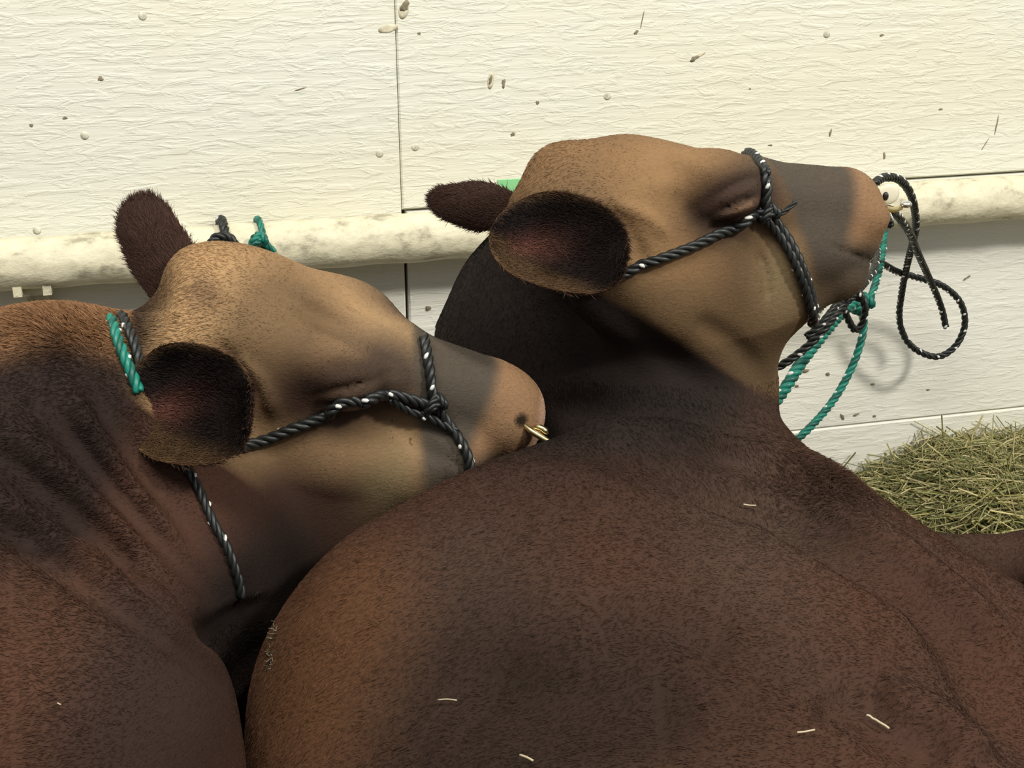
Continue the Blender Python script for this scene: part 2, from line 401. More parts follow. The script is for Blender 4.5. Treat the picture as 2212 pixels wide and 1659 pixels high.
def fL(p):
    u, v = project2d(p)
    d = fL0(p)+relief(p, CR_L)+head_detail(HL, p)+(.006*snoise(p, 14, 5)+.002*snoise(p, 38, 6))*sstep(1050, 1300, v)
    return d.astype(np.float32)

# ------------------------------------------------------------------ coat colours (markings, with some light and shade put into the colour)
def lerp(a, b, t): return a+(np.asarray(b, np.float32)-a)*np.asarray(t)[:, None]
def hl(H, px, py, c=.08):                         # a spot on the head's side plane
    v = dirv(px, py); o = CAM-H.w(0, 0, c); t = -(o@H.N)/(v@H.N); q = H.loc(CAM+v*t); return q[0], q[1]
def head_col(H, p, base, tanc, n, jaw):
    fw = .012 if H is HR else .045
    a, b, c = H.loc(p); col = base
    xs = [hl(H, *q)[0] for q in jaw]; ys = [hl(H, *q)[1] for q in jaw]
    lim = np.interp(a, xs, ys)
    face = sstep(-.07, .02, a+.2*(b+.05))*sstep(-fw, fw, b-lim)*(np.abs(c) < .17)
    face = np.where(b > -.07, sstep(-.06, .0, a), face)*(np.abs(c) < .17)
    col = lerp(col, tanc, np.clip(face*(.80+.30*n), 0, 1))
    tone = snoise(p, 30, 77); col = lerp(col, (.11, .07, .038), np.clip(tone+.15, 0, 1)*face*.75)
    es = 1.12 if H is HR else 1.75
    eye = np.exp(-(((a-.243)/.064/es)**2+((b+.060-.25*(a-.243))/.040/es)**2)**1.3)*sstep(.0, .06, np.abs(c))
    col = lerp(col, (.042, .023, .017), np.clip(eye*1.25, 0, .95))
    brid = sstep(-.012, .012, a-.318+.42*(b+.04))
    brid = np.maximum(brid, .50*sstep(.16, .32, a)*sstep(-.10, -.01, b))
    col = lerp(col, (.070, .058, .046), np.clip(brid*.97, 0, 1))
    ring = sstep(.405, .430, a-.15*(b+.08))*sstep(-.130, -.095, b)
    col = lerp(col, (.25, .145, .078), np.clip(ring*.95, 0, 1))
    tip = sstep(.470, .486, a-(0 if H is HR else .018))*sstep(-.12, -.09, b); col = lerp(col, (.46, .29, .21), tip)
    lowc = sstep(-.12, -.19, b)*face; col = lerp(col, (.105, .070, .038), lowc*(.65 if H is HR else .9))  # darker lower face, with the shade under the jaw put into the colour
    jw = np.exp(-(((a-.325)/.040)**2+((b+.160)/.055)**2)); col = lerp(col, (.200, .150, .080), np.clip(jw*.75, 0, 1)*(1-brid))
    lash = np.exp(-(((a-.250)/.020)**2+((b+.072-.42*(a-.243))/.0050)**2))*(np.abs(c) > .07); col = lerp(col, (.20, .12, .075), np.clip(lash, 0, 1))
    hm = sstep(-.10, -.06, a)*sstep(-.42, -.36, b)*(1-sstep(.15, .18, np.abs(c)))
    return lerp(base, col, hm)
def col_body(p, H, seed, tanc, jaw):
    n = snoise(p, 22, seed); n2 = snoise(p, 7, seed+1)
    base = np.tile(np.array((.070, .031, .019), np.float32), (len(p), 1))
    base = lerp(base, (.044, .024, .018), np.clip(.5+n*.5, 0, 1)*.8)
    base = lerp(base, (.094, .042, .023), np.clip(n2, 0, 1)*.6)
    n3 = snoise(p*np.array([1, .5, 1], np.float32), 16, seed+5); base = lerp(base, (.066, .042, .031), np.clip(n3+.1, 0, 1)*.65)
    n4 = snoise(p, 11, seed+9); base = lerp(base, (.030, .017, .013), np.clip(n4-.15, 0, 1)*.8)
    return head_col(H, p, base, tanc, n, jaw)
def blob(p, px, py, dep, rad): return np.linalg.norm((p-P(px, py, dep))/np.array(rad), axis=1)
def col_R(p):
    c = col_body(p, HR, 11, (.268, .158, .076), [(1090, 560), (1300, 630), (1450, 725), (1650, 845), (1800, 900)])
    rd = blob(p, 680, 1400, 1.45, (.13, .2, .2)); c = lerp(c, (.120, .056, .026), sstep(1.3, .3, rd)*.75)  # redder flank: coat tone and the light on it painted together
    dk = blob(p, 1250, 1560, 1.30, (.22, .2, .09)); c = lerp(c, (.026, .015, .011), sstep(1.4, .4, dk)*.95)  # dark patch: coat tone plus painted shade of the side-facing surface
    d = blob(p, 1230, 710, 1.87, (.27, .30, .19))     # near-black nape: dark coat with its shadow put into the colour
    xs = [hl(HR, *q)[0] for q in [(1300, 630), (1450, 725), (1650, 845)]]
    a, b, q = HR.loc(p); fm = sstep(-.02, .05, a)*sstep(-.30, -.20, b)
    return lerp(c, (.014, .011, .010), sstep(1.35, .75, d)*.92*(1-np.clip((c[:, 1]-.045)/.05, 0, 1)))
def col_L(p):
    c = col_body(p, HL, 17, (.430, .270, .135), [(250, 900), (420, 960), (620, 945), (850, 990), (1000, 1060)])
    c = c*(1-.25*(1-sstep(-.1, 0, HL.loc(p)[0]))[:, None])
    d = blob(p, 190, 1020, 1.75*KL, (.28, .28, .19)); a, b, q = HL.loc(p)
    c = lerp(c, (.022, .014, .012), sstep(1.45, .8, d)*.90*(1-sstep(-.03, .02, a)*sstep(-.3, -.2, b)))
    br = blob(p, 560, 1330, 1.85*KL, (.10, .3, .14)); c = lerp(c, (.012, .009, .008), sstep(1.3, .6, br)*.9)  # shade of the gap between the cows, painted on the brisket
    rl = blob(p, 20, 1420, 1.35*KL, (.10, .2, .09)); c = lerp(c, (.125, .055, .030), sstep(1.3, .3, rl)*.35)  # reddish highlight on the shoulder, put into the coat colour
    dl = blob(p, 400, 1580, 1.4*KL, (.12, .25, .10)); c = lerp(c, (.030, .018, .015), sstep(1.4, .4, dl)*.75)  # shaded side of the shoulder, painted darker
    sw = blob(p, 432, 632, 1.80*KL, (.035, .06, .035)); c = lerp(c, (.085, .048, .034), sstep(1.3, .5, sw)*.8)
    u, v = project2d(p); cr = np.exp(-np.clip((v-(705+.25*np.abs(u-130)))/38, 0, 9)**2)*(u < 300)*(HL.loc(p)[0] < .0)
    c = lerp(c, (.30, .160, .080), cr*.9)
    nq = cast(fL, 1128, 908)
    if nq is not None: c = lerp(c, (.02, .012, .008), sstep(1.2, .6, np.linalg.norm((p-nq)/.010, axis=1)))
    return c

# ------------------------------------------------------------------ fur
def add_fur(name, parent, V, Q, G, cols, n, length, rad, flow, lift, seed, wmask=None):
    r = np.random.default_rng(seed)
    fc = V[Q].mean(1); e1 = V[Q[:, 2]]-V[Q[:, 0]]; e2 = V[Q[:, 3]]-V[Q[:, 1]]
    ar = np.linalg.norm(np.cross(e1, e2), axis=1)
    fn = G[Q].mean(1); view = (fc-CAM); view /= np.linalg.norm(view, axis=1)[:, None]
    facing = -(fn*view).sum(1)
    u, v = project2d(fc); ok = (facing > -.45) & (u > -250) & (u < 2460) & (v < 1850)
    wt = ar*ok
    if wmask is not None: wt = wt*wmask(fc)
    f = r.choice(len(Q), n, p=wt/wt.sum()); s, t = r.random(n), r.random(n)
    q = Q[f]; W = [((1-s)*(1-t)), s*(1-t), s*t, (1-s)*t]
    root = sum(V[q[:, i]]*W[i][:, None] for i in range(4)); nn = sum(G[q[:, i]]*W[i][:, None] for i in range(4))
    cc = sum(cols[q[:, i]]*W[i][:, None] for i in range(4))
    nn /= np.linalg.norm(nn, axis=1)[:, None]
    fl = flow(root)+r.normal(size=(n, 3))*.28; fl -= (fl*nn).sum(1)[:, None]*nn; fl /= np.maximum(np.linalg.norm(fl, axis=1), 1e-5)[:, None]
    tuft = np.stack([snoise(root, 150, 201+q) for q in range(3)], 1)*.55; fl = fl+tuft-((tuft*nn).sum(1)[:, None]*nn)
    fl /= np.maximum(np.linalg.norm(fl, axis=1), 1e-5)[:, None]
    ln = length(root)*r.uniform(.6, 1.2, n); lf = lift(root) if callable(lift) else np.full(n, lift)
    K = 4; pts = np.zeros((n, K, 3), np.float32)
    for i in range(K):
        x = i/(K-1); pts[:, i] = root-nn*.001+(nn*(lf*x*(1.25-.5*x))[:, None]+fl*(x*(1-lf*.5))[:, None])*ln[:, None]
    cu = bpy.data.hair_curves.new(name); cu.add_curves([K]*n)
    org = parent_origin(parent)
    cu.attributes['position'].data.foreach_set('vector', (pts-org).astype(np.float32).ravel())
    ra = cu.attributes.get('radius') or cu.attributes.new('radius', 'FLOAT', 'POINT')
    ra.data.foreach_set('value', np.tile(np.array([1, .9, .65, .2], np.float32)*rad, n))
    ta = cu.attributes.new('tint', 'FLOAT_COLOR', 'CURVE'); c4 = np.ones((n, 4), np.float32)
    c4[:, :3] = np.clip(cc*(1+r.normal(size=n)*.26)[:, None], .004, 1); ta.data.foreach_set('color', c4.ravel())
    cu.materials.append(M_hair)
    o = bpy.data.objects.new(name, cu); COL.objects.link(o); o.parent = parent; o['kind'] = 'stuff'
    return o
NF = 1.0
def build_animal(f, colf, box_lo, box_hi, name, label, org, seed, flow, length, lift, nfur):
    root = empty(name, org); tag(root, label, 'cow', 'red-brown cows lying by the wall')
    V, Q = nets(f, box_lo, box_hi, .0095)
    V, G = project(V, f, 2); V, Q = subdiv(V, Q); V, G = project(V, f, 2)
    cols = colf(V)
    body = mesh('body', V, Q, M_hide, root, True, cols)
    add_fur('coat', root, V, Q, G, cols, int(nfur*NF), length, .00040, flow, lift, seed)
    return root

# ------------------------------------------------------------------ ears
def ear(parent, base, tip, normal, wm, wp, cup, inner, outer, seed, label=None, fur=14000, furlen=.012, bend=0.0, sink=.02, pw=2.3):
    base, tip, normal = map(np.array, (base, tip, normal)); Lv = tip-base; Ln = np.linalg.norm(Lv); Lv = Lv/Ln
    n = normal-(normal@Lv)*Lv; n /= np.linalg.norm(n); s = np.cross(Lv, n)
    nu, nv = 34, 23; V = []; side = []
    for layer in (0, 1):
        for i in range(nu):
            u = .5-.5*math.cos(math.pi*i/(nu-1)); f = max(0, 1-abs(2*u-1)**pw)**(1/pw); f = max(f, .02)
            for j in range(nv):
                v = (j/(nv-1))*2-1
                off = v*f*(wp if v > 0 else wm)
                dep = cup*(1-(v*f)**2)*(1-abs(2*u-1)**3)
                th = (.003 if layer else -.003)*(1-abs(v)**6*.7)
                V.append(base+Lv*(u*Ln-sink*(1-u))+s*off-n*(dep+bend*u*u)-n*th); side.append(layer)
    Fq = []
    for layer in (0, 1):
        o = layer*nu*nv
        for i in range(nu-1):
            for j in range(nv-1):
                q = [o+i*nv+j, o+i*nv+j+1, o+(i+1)*nv+j+1, o+(i+1)*nv+j]
                Fq.append(q if layer == 0 else q[::-1])
    o = nu*nv
    rim = [i*nv for i in range(nu)]+[(nu-1)*nv+j for j in range(1, nv)]+[i*nv+nv-1 for i in range(nu-2, -1, -1)]+[j for j in range(nv-2, -1, -1)]
    for a, b in zip(rim[:-1], rim[1:]): Fq.append([a, a+o, b+o, b])
    V = np.array(V, np.float32); Q = np.array(Fq)
    # vertex normals
    fn = np.cross(V[Q[:, 2]]-V[Q[:, 0]], V[Q[:, 3]]-V[Q[:, 1]]); G = np.zeros_like(V)
    for i in range(4): np.add.at(G, Q[:, i], fn)
    G /= np.maximum(np.linalg.norm(G, axis=1), 1e-9)[:, None]
    if ((G[:nu*nv]@n.astype(np.float32)).mean()) < 0: Q = Q[:, ::-1].copy(); G = -G
    UU = np.tile(np.repeat(np.arange(nu)/(nu-1), nv), 2); VV = np.tile(np.tile(np.linspace(-1, 1, nv), nu), 2); LY = np.array(side)
    cols = np.where(LY[:, None] == 0, inner(UU, VV), outer(UU, VV)).astype(np.float32)
    e = mesh('ear', V, Q, M_hide, parent, True, cols)
    if label: e['label'] = label
    rim_w = lambda fc: 1.0+0*fc[:, 0]
    Lf = Lv.copy()
    add_fur('ear_hair', e, V, Q, G, cols, int(fur*NF), lambda p: np.full(len(p), furlen), .0004, lambda p: np.tile(Lf, (len(p), 1)), .35, seed)
    return e

# ------------------------------------------------------------------ ropes
def catmull(pts, step=.0015):
    p = [np.array(q, float) for q in pts]; p = [2*p[0]-p[1]]+p+[2*p[-1]-p[-2]]; out = []
    for i in range(1, len(p)-2):
        L = np.linalg.norm(p[i+1]-p[i]); n = max(2, int(L/step))
        for j in range(n):
            t = j/n
            out.append(.5*((2*p[i])+(-p[i-1]+p[i+1])*t+(2*p[i-1]-5*p[i]+4*p[i+1]-p[i+2])*t*t+(-p[i-1]+3*p[i]-3*p[i+1]+p[i+2])*t**3))
    out.append(p[-2]); return np.array(out)
def tube(path, rad, sides=7, cap=True):
    n = len(path); T = np.gradient(path, axis=0); T /= np.maximum(np.linalg.norm(T, axis=1), 1e-9)[:, None]
    a = np.array([0, 0, 1.]) if abs(T[0][2]) < .9 else np.array([1., 0, 0]); Nn = np.zeros_like(path); x = a-(a@T[0])*T[0]; x /= np.linalg.norm(x)
    for i in range(n):
        x = x-(x@T[i])*T[i]; x /= max(np.linalg.norm(x), 1e-9); Nn[i] = x
    B = np.cross(T, Nn); r = np.full(n, rad) if np.isscalar(rad) else np.asarray(rad)
    an = np.arange(sides)/sides*2*math.pi
    V = path[:, None]+(Nn[:, None]*np.cos(an)[None, :, None]+B[:, None]*np.sin(an)[None, :, None])*r[:, None, None]
    V = V.reshape(-1, 3); Q = []
    i, j = np.meshgrid(np.arange(n-1), np.arange(sides), indexing='ij'); j2 = (j+1) % sides
    Q = np.stack([i*sides+j, i*sides+j2, (i+1)*sides+j2, (i+1)*sides+j], -1).reshape(-1, 4)
    Q = Q.tolist()
    if cap: Q.append(list(range(sides))[::-1]); Q.append([(n-1)*sides+k for k in range(sides)])
    return V, Q, Nn, B
def rope_parts(name, parent, pts, rad=.0062, mats=(M_ropeblack,)*3, tracer=M_ropewhite, pitch=.040, phase=0.0):
    """three laid strands plus a pale tracer yarn that surfaces once per turn"""
    path = catmull(pts, .0022); seg = np.r_[0, np.cumsum(np.linalg.norm(np.diff(path, axis=0), axis=1))]
    _, _, Nn, B = tube(path, rad, 4)
    ph = seg/pitch*2*math.pi+phase
    groups = {}
    for k in range(3):
        q = path+(Nn*np.cos(ph+k*2.0944)[:, None]+B*np.sin(ph+k*2.0944)[:, None])*rad*.50
        V, Q, _, _ = tube(q, rad*.54, 6); g = groups.setdefault(mats[k].name, [[], [], mats[k]]); o = len(g[0]); g[0] += V.tolist(); g[1] += [[a+o for a in f] for f in Q]
    out = []
    for g in groups.values(): out.append(mesh(name, np.array(g[0]), g[1], g[2], parent))
    if tracer:
        L = seg[-1]; V2, Q2 = [], []
        q = path+(Nn*np.cos(ph)[:, None]+B*np.sin(ph)[:, None])*rad*.78
        c = .15*pitch
        while c < L-.006:                         # short surfacing lengths of the yarn
            ln = pitch*random.uniform(.20, .28); i0, i1 = np.searchsorted(seg, c), np.searchsorted(seg, c+ln)
            if i1-i0 > 3:
                m = i1-i0; rr = rad*.42*np.sin(np.linspace(.25, math.pi-.25, m))
                V, Q, _, _ = tube(q[i0:i1], rr, 6); o = len(V2); V2 += V.tolist(); Q2 += [[a+o for a in f] for f in Q]
            c += pitch*random.uniform(.46, .56)
        if V2: t = mesh('tracer_yarn', np.array(V2), Q2, tracer, out[0]); t['kind'] = 'stuff'
    return out
def rope_thing(name, label, cat, runs, group=None, **kw):
    r = empty(name, runs[0][0]); tag(r, label, cat, group)
    for q in runs: rope_parts('rope_strand', r, q, **kw)
    return r
def knot(name, parent, c, R, rad, mats, tracer=None, seed=1):
    r = random.Random(seed); pts = []
    ax = [np.array([1, 0, 0.]), np.array([0, 1, 0.]), np.array([0, 0, 1.])]
    for i in range(15):
        t = i/14*2*math.pi*2
        p = np.array(c)+R*(ax[0]*math.sin(t+.3)+2*0+ax[2]*(math.cos(t*.5+.4)*math.cos(t*1.5)))*.75+ax[1]*R*.55*math.sin(t*1.5)
        pts.append(p)
    return rope_parts(name, parent, pts, rad, mats, tracer, .03)

# ================================================================== SETTING
seamU0 = onwall(857, 0)[0]; seamU1 = onwall(868, 465)[0]
zrail = onwall(868, 500)[2]
zb = onwall(860, 468)[2]
wall = empty('wall_back', (0, 0, 0)); tag(wall, 'white painted plywood barn wall behind the two animals', kind='structure')
def panel(x0, x1, z0, z1, y, mat, name='panel', lab=None):
    V, Fc = [], []; b = .003
    V = [(x0, y+b, z0), (x1, y+b, z0), (x1, y+b, z1), (x0, y+b, z1), (x0+b, y, z0+b), (x1-b, y, z0+b), (x1-b, y, z1-b), (x0+b, y, z1-b), (x0, .03, z0), (x1, .03, z0), (x1, .03, z1), (x0, .03, z1)]
    Fc = [(4, 5, 6, 7), (0, 1, 5, 4), (1, 2, 6, 5), (2, 3, 7, 6), (3, 0, 4, 7), (8, 9, 1, 0), (9, 10, 2, 1), (10, 11, 3, 2), (11, 8, 0, 3), (11, 10, 9, 8)]
    o = mesh(name, V, Fc, mat, wall, False)
    if lab: o['label'] = lab
    return o
V, Fc = [], []; box(V, Fc, (-6, .0301, 0), (6, .10, 2.6)); mesh('backing', V, Fc, M_dark, wall, False)
xs = seamU1
panel(-6, xs-.0008, zb, 2.5, -.004, M_upper, 'panel', 'upper left plywood panel')
panel(xs+.0012, 6, zb+.012, 2.5, 0, M_upper, 'panel', 'upper right plywood panel')
xl = onwall(882, 680)[0]
zs = onwall(1990, 905)[2]
panel(-6, xl-.003, 0, zb-.004, .006, M_lower, 'panel', 'lower left plywood panel')
panel(xl+.003, 6, zs+.001, zb+.008, .006, M_lower, 'panel', 'lower right plywood panel')
panel(xl+.003, 6, 0, zs-.001, .004, M_lower, 'panel', 'kick board below the lower right panel')
# nail heads and chips in the paint
def disc(px, py, rx, rz, mat, name, y=-.006, rot=0.0, lump=.0015, seed=0):
    c = onwall(px, py, y); n = 14; V = [(c[0], y-lump, c[2])]; r = random.Random(seed*77+int(px)); th = math.radians(rot)
    for k in (1, 2):
        for i in range(n):
            a = i/n*2*math.pi; j = r.uniform(.55, 1.0) if mat is M_chip else 1
            dx, dz = rx*j*math.cos(a)*k/2, rz*j*math.sin(a)*k/2
            V.append((c[0]+dx*math.cos(th)-dz*math.sin(th), y-lump*(.8 if k == 1 else 0), c[2]+dx*math.sin(th)+dz*math.cos(th)))
    V += [(v[0], .02, v[2]) for v in V[1+n:]]
    Fc = [(0, 1+(i+1) % n, 1+i) for i in range(n)]+[(1+i, 1+(i+1) % n, 1+n+(i+1) % n, 1+n+i) for i in range(n)]+[(1+n+i, 1+n+(i+1) % n, 1+2*n+(i+1) % n, 1+2*n+i) for i in range(n)]
    return mesh(name, V, Fc, mat, wall, True)
for i, (x, y) in enumerate([(820, 332), (897, 318), (183, 293), (308, 35), (1786, 74), (80, 498), (1312, 208)]):
    disc(x, y, .007, .007, M_dimple, 'nail_head', -.0045 if x < 860 else -.0005, lump=.0010)
for i, (x, y, rx, rz, ro) in enumerate([(217, 170, .006, .005, 10), (140, 255, .0055, .003, 15), (68, 271, .005, .0035, 30), (650, 192, .013, .0018, 14), (1374, 70, .006, .0035, 40), (1060, 172, .004, .012, -10),
                                       (1088, 180, .004, .010, -8), (875, 12, .009, .016, -20), (1500, 126, .012, .005, 30), (1905, 76, .006, .003, 5), (1794, 287, .003, .010, -15), (1664, 314, .006, .0025, 0),
                                       (2032, 236, .005, .003, 0), (1161, 222, .004, .004, 0), (1108, 290, .006, .004, 20), (2153, 270, .002, .022, -6), (2128, 312, .0015, .016, -30), (1388, 40, .0013, .022, -12), (1910, 335, .003, .010, 5), (1620, 192, .003, .002, 0), (905, 72, .004, .003, 0)]):
    disc(x, y, rx, rz, M_chip, 'paint_chip', -.0045 if x < 860 else -.0005, ro, .0004, i)
for i, (x, y, rx, rz, ro) in enumerate([(1741, 801, .008, .0045, 15), (1789, 808, .005, .004, 0), (1722, 834, .005, .003, 0), (1885, 830, .005, .003, 10), (2006, 842, .004, .002, 0), (1970, 956, .006, .004, 0), (1850, 896, .008, .0025, 15),
                                        (1890, 899, .004, .003, 0), (925, 666, .006, .006, 0), (1820, 900, .004, .009, 30), (2090, 600, .010, .0015, 30), (160, 663, .015, .0012, 10), (1625, 950, .01, .002, 10)]):
    disc(x, y, rx, rz, M_chip, 'paint_chip', .0035, ro, .0004, i+60)
V, Fc = [], []; box(V, Fc, (-7, -9, -.05), (7, .1, 0)); fl = mesh('floor', V, Fc, M_ground, None, False); tag(fl, 'barn floor covered in trampled bedding', kind='structure')

M_stain = flat('yellowed_paint', (.70, .65, .49), .5, noise=60)
for x, y, rx, rz, ro in [(872, 22, .009, .016, -15), (838, 62, .018, .007, 10), (1060, 174, .006, .016, -8), (1512, 118, .012, .0035, 20)]:
    disc(x, y, rx, rz, M_stain, 'paint_stain', -.0043 if x < 860 else -.0003, ro, .0, 5)
# pipe rail
zc = (onwall(1106, 500, -.06)[2])
rail = empty('pipe_rail', (0, -.055, zc)); tag(rail, 'cream painted steel pipe rail along the wall behind both heads', 'rail')
RR = .0445
xs_ = np.linspace(-2.6, 2.6, 260)
path = np.stack([xs_, np.full_like(xs_, -.055), np.full_like(xs_, zc)], 1)
V, Q, _, _ = tube(path, RR, 28); rr_ = np.random.default_rng(5)
V = V+np.stack([np.zeros(len(V)), .0012*np.sin(V[:, 0]*37)*np.cos(V[:, 2]*200), .0012*np.sin(V[:, 0]*51+2)], 1)
mesh('pipe', V, Q, M_rail, rail)
# bracket with a strap going down the wall at the far left
bx = onwall(78, 640, -.03)[0]
V, Fc = [], []; box(V, Fc, (bx-.018, -.012, .1), (bx+.018, .012, zc-.02)); mesh('strap', V, Fc, M_rail, rail, False)
for q in (-1, 1):
    V, Fc = [], []; box(V, Fc, (bx+q*.024-.007, -.085, zc-RR-.006), (bx+q*.024+.007, -.02, zc-RR+.012)); mesh('clamp_lug', V, Fc, M_rail, rail, False)
V, Fc = [], []; box(V, Fc, (bx-.022, -.06, zc-RR-.012), (bx+.022, .004, zc-RR+.004)); mesh('saddle_plate', V, Fc, M_rail, rail, False)

# ================================================================== ANIMALS
def flow_head(H, p, body):
    a, b, c = H.loc(p); t = sstep(-.02, .05, a)*sstep(-.32, -.22, b)*(np.abs(c) < .2)
    return body*(1-t)[:, None]+(-H.F-.25*H.U)[None]*t[:, None]
def flow_R(p):
    body = np.tile((camv(-.75, -.55, -.2)), (len(p), 1)); u, v = project2d(p)
    up = sstep(1250, 1000, v) if False else 1-sstep(950, 1200, v)
    body = body*(1-up)[:, None]+camv(.3, -.95, 0)[None]*up[:, None]
    return flow_head(HR, p, body)
def flow_L(p):
    body = np.tile((camv(-.8, -.3, -.2)), (len(p), 1)); return flow_head(HL, p, body)
def len_R(p):
    u, v = project2d(p); a, b, c = HR.loc(p)
    L = np.full(len(p), .0088)-.004*sstep(.0, .15, a)*(b > -.3)
    L += .014*np.exp(-((u-1790)/110)**2-((v-1010)/90)**2)
    return L
def len_L(p):
    u, v = project2d(p); a, b, c = HL.loc(p)
    L = np.full(len(p), .0088)-.004*sstep(.0, .15, a)*(b > -.3)
    return L+.020*np.exp(-((u-130)/170)**2-((v-705)/45)**2)
def lift_L(p):
    u, v = project2d(p); return .30+.5*np.exp(-((u-130)/160)**2-((v-700)/60)**2)
def lift_R(p):
    u, v = project2d(p); return .30+.4*np.exp(-((u-1790)/110)**2-((v-1010)/90)**2)
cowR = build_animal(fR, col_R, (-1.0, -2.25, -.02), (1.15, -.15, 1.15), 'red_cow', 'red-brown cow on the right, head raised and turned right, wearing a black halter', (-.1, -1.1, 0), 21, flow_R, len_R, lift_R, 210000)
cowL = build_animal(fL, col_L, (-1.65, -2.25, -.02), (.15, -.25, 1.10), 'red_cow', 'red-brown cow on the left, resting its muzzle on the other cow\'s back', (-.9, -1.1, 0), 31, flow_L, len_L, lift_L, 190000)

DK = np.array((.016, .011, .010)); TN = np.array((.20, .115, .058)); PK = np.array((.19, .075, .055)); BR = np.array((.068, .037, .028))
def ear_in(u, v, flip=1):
    c = np.tile(DK, (len(u), 1)); v = v*flip  # near-black base: shade of the ear's hollow put into the colour
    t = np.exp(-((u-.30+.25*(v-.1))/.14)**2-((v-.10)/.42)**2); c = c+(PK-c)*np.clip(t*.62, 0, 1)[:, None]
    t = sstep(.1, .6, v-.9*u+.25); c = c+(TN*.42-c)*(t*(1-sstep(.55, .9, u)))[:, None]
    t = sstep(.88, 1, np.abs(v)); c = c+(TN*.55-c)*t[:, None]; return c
def ear_out(u, v): return np.tile(BR, (len(u), 1))+(TN*.6-BR)*(1-sstep(.0, .35, u))[:, None]
def dmin(fb, pts): return min(float((q-CAM)@Fw) for q in (cast(fb, *a) for a in pts) if q is not None)
de = dmin(fR, [(1130, 500), (1200, 470), (1250, 520), (1200, 560)])
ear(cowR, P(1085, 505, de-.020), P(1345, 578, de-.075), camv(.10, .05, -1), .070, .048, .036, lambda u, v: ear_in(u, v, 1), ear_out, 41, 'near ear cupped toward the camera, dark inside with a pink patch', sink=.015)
ear(cowR, P(1125, 452, 1.92), P(932, 430, 1.97), camv(.1, .2, 1), .030, .034, .016, ear_out, ear_out, 42, None, furlen=.015, pw=1.65)
de = dmin(fL, [(330, 860), (400, 830), (440, 880), (400, 940)])
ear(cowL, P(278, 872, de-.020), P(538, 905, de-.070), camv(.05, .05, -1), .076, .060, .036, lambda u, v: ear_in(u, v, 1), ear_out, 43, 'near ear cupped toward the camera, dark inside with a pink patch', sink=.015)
ear(cowL, PL(392, 640, 1.97), PL(292, 432, 1.99), camv(.1, .1, 1), .040, .042, .016, ear_out, ear_out, 44, None, furlen=.016, pw=2.2)

# ================================================================== HALTERS, LEADS AND KNOTS
def hal(fb, pts, off=.0055): return lay(fb, pts, off, 12)
haltR = empty('rope_halter', hal(fR, [(1640, 455), (1650, 456)])[0]); tag(haltR, 'black rope halter with white flecks on the raised head of the right cow', 'halter', 'black rope halters')
rope_parts('cheek_rope', haltR, hal(fR, [(1190, 590), (1260, 606), (1330, 596), (1400, 568), (1480, 538), (1560, 503), (1610, 472), (1645, 452)]), .0068)
nb = hal(fR, [(1645, 368), (1650, 410), (1652, 450), (1690, 502), (1718, 550), (1740, 610), (1752, 670), (1757, 700)])
top = [HR.w(.300, -.005, -.045), HR.w(.298, .002, -.01)]
rope_parts('nose_band', haltR, np.vstack([top, nb]), .0068, phase=1.0)
rope_parts('back_band', haltR, hal(fR, [(1635, 462), (1665, 490), (1700, 540), (1726, 600), (1742, 660), (1752, 700)], .008), .0062, phase=2.0)
knot('halter_knot', haltR, cast(fR, 1655, 458, off=.008), .013, .0055, (M_ropeblack,)*3, M_ropewhite, 3)
rope_parts('loose_end', haltR, [cast(fR, 1662, 470, off=.010), cast(fR, 1685, 452, off=.014), cast(fR, 1702, 436, off=.018)], .0035, tracer=None)
haltL = empty('rope_halter', hal(fL, [(930, 870), (940, 870)])[0]); tag(haltL, 'black rope halter with white flecks on the resting head of the left cow', 'halter', 'black rope halters')
rope_parts('cheek_rope', haltL, hal(fL, [(360, 930), (430, 968), (505, 972), (570, 950), (640, 920), (720, 885), (790, 858), (840, 848), (895, 862), (945, 880)], .006), .0072)
rope_parts('nose_band', haltL, hal(fL, [(912, 735), (918, 770), (925, 810), (932, 850), (950, 885), (975, 925), (1000, 970), (1010, 1005), (1000, 1035)], .006), .0068, phase=1.4)
knot('halter_knot', haltL, cast(fL, 938, 868, off=.008), .014, .0055, (M_ropeblack,)*3, M_ropewhite, 5)
rope_parts('chin_rope', haltL, hal(fL, [(838, 852), (880, 880), (930, 900), (985, 935)], .008), .0058, phase=.3)
rope_parts('crown_rope', haltL, hal(fL, [(262, 688), (278, 720), (292, 760), (302, 800)], .005), .0068, phase=2.2)
rope_parts('throat_rope', haltL, hal(fL, [(372, 985), (405, 1020), (428, 1060), (460, 1130), (492, 1190), (512, 1250), (520, 1290)], .003), .0055, phase=.8)
tl = empty('neck_rope', cast(fL, 255, 740)); tag(tl, 'teal rope tied round the neck of the left cow behind the black crown rope', 'rope')
rope_parts('rope_strand', tl, hal(fL, [(238, 694), (248, 725), (262, 765), (280, 808), (296, 850)], .005), .0068, (M_teal, M_teal, M_tealdk))

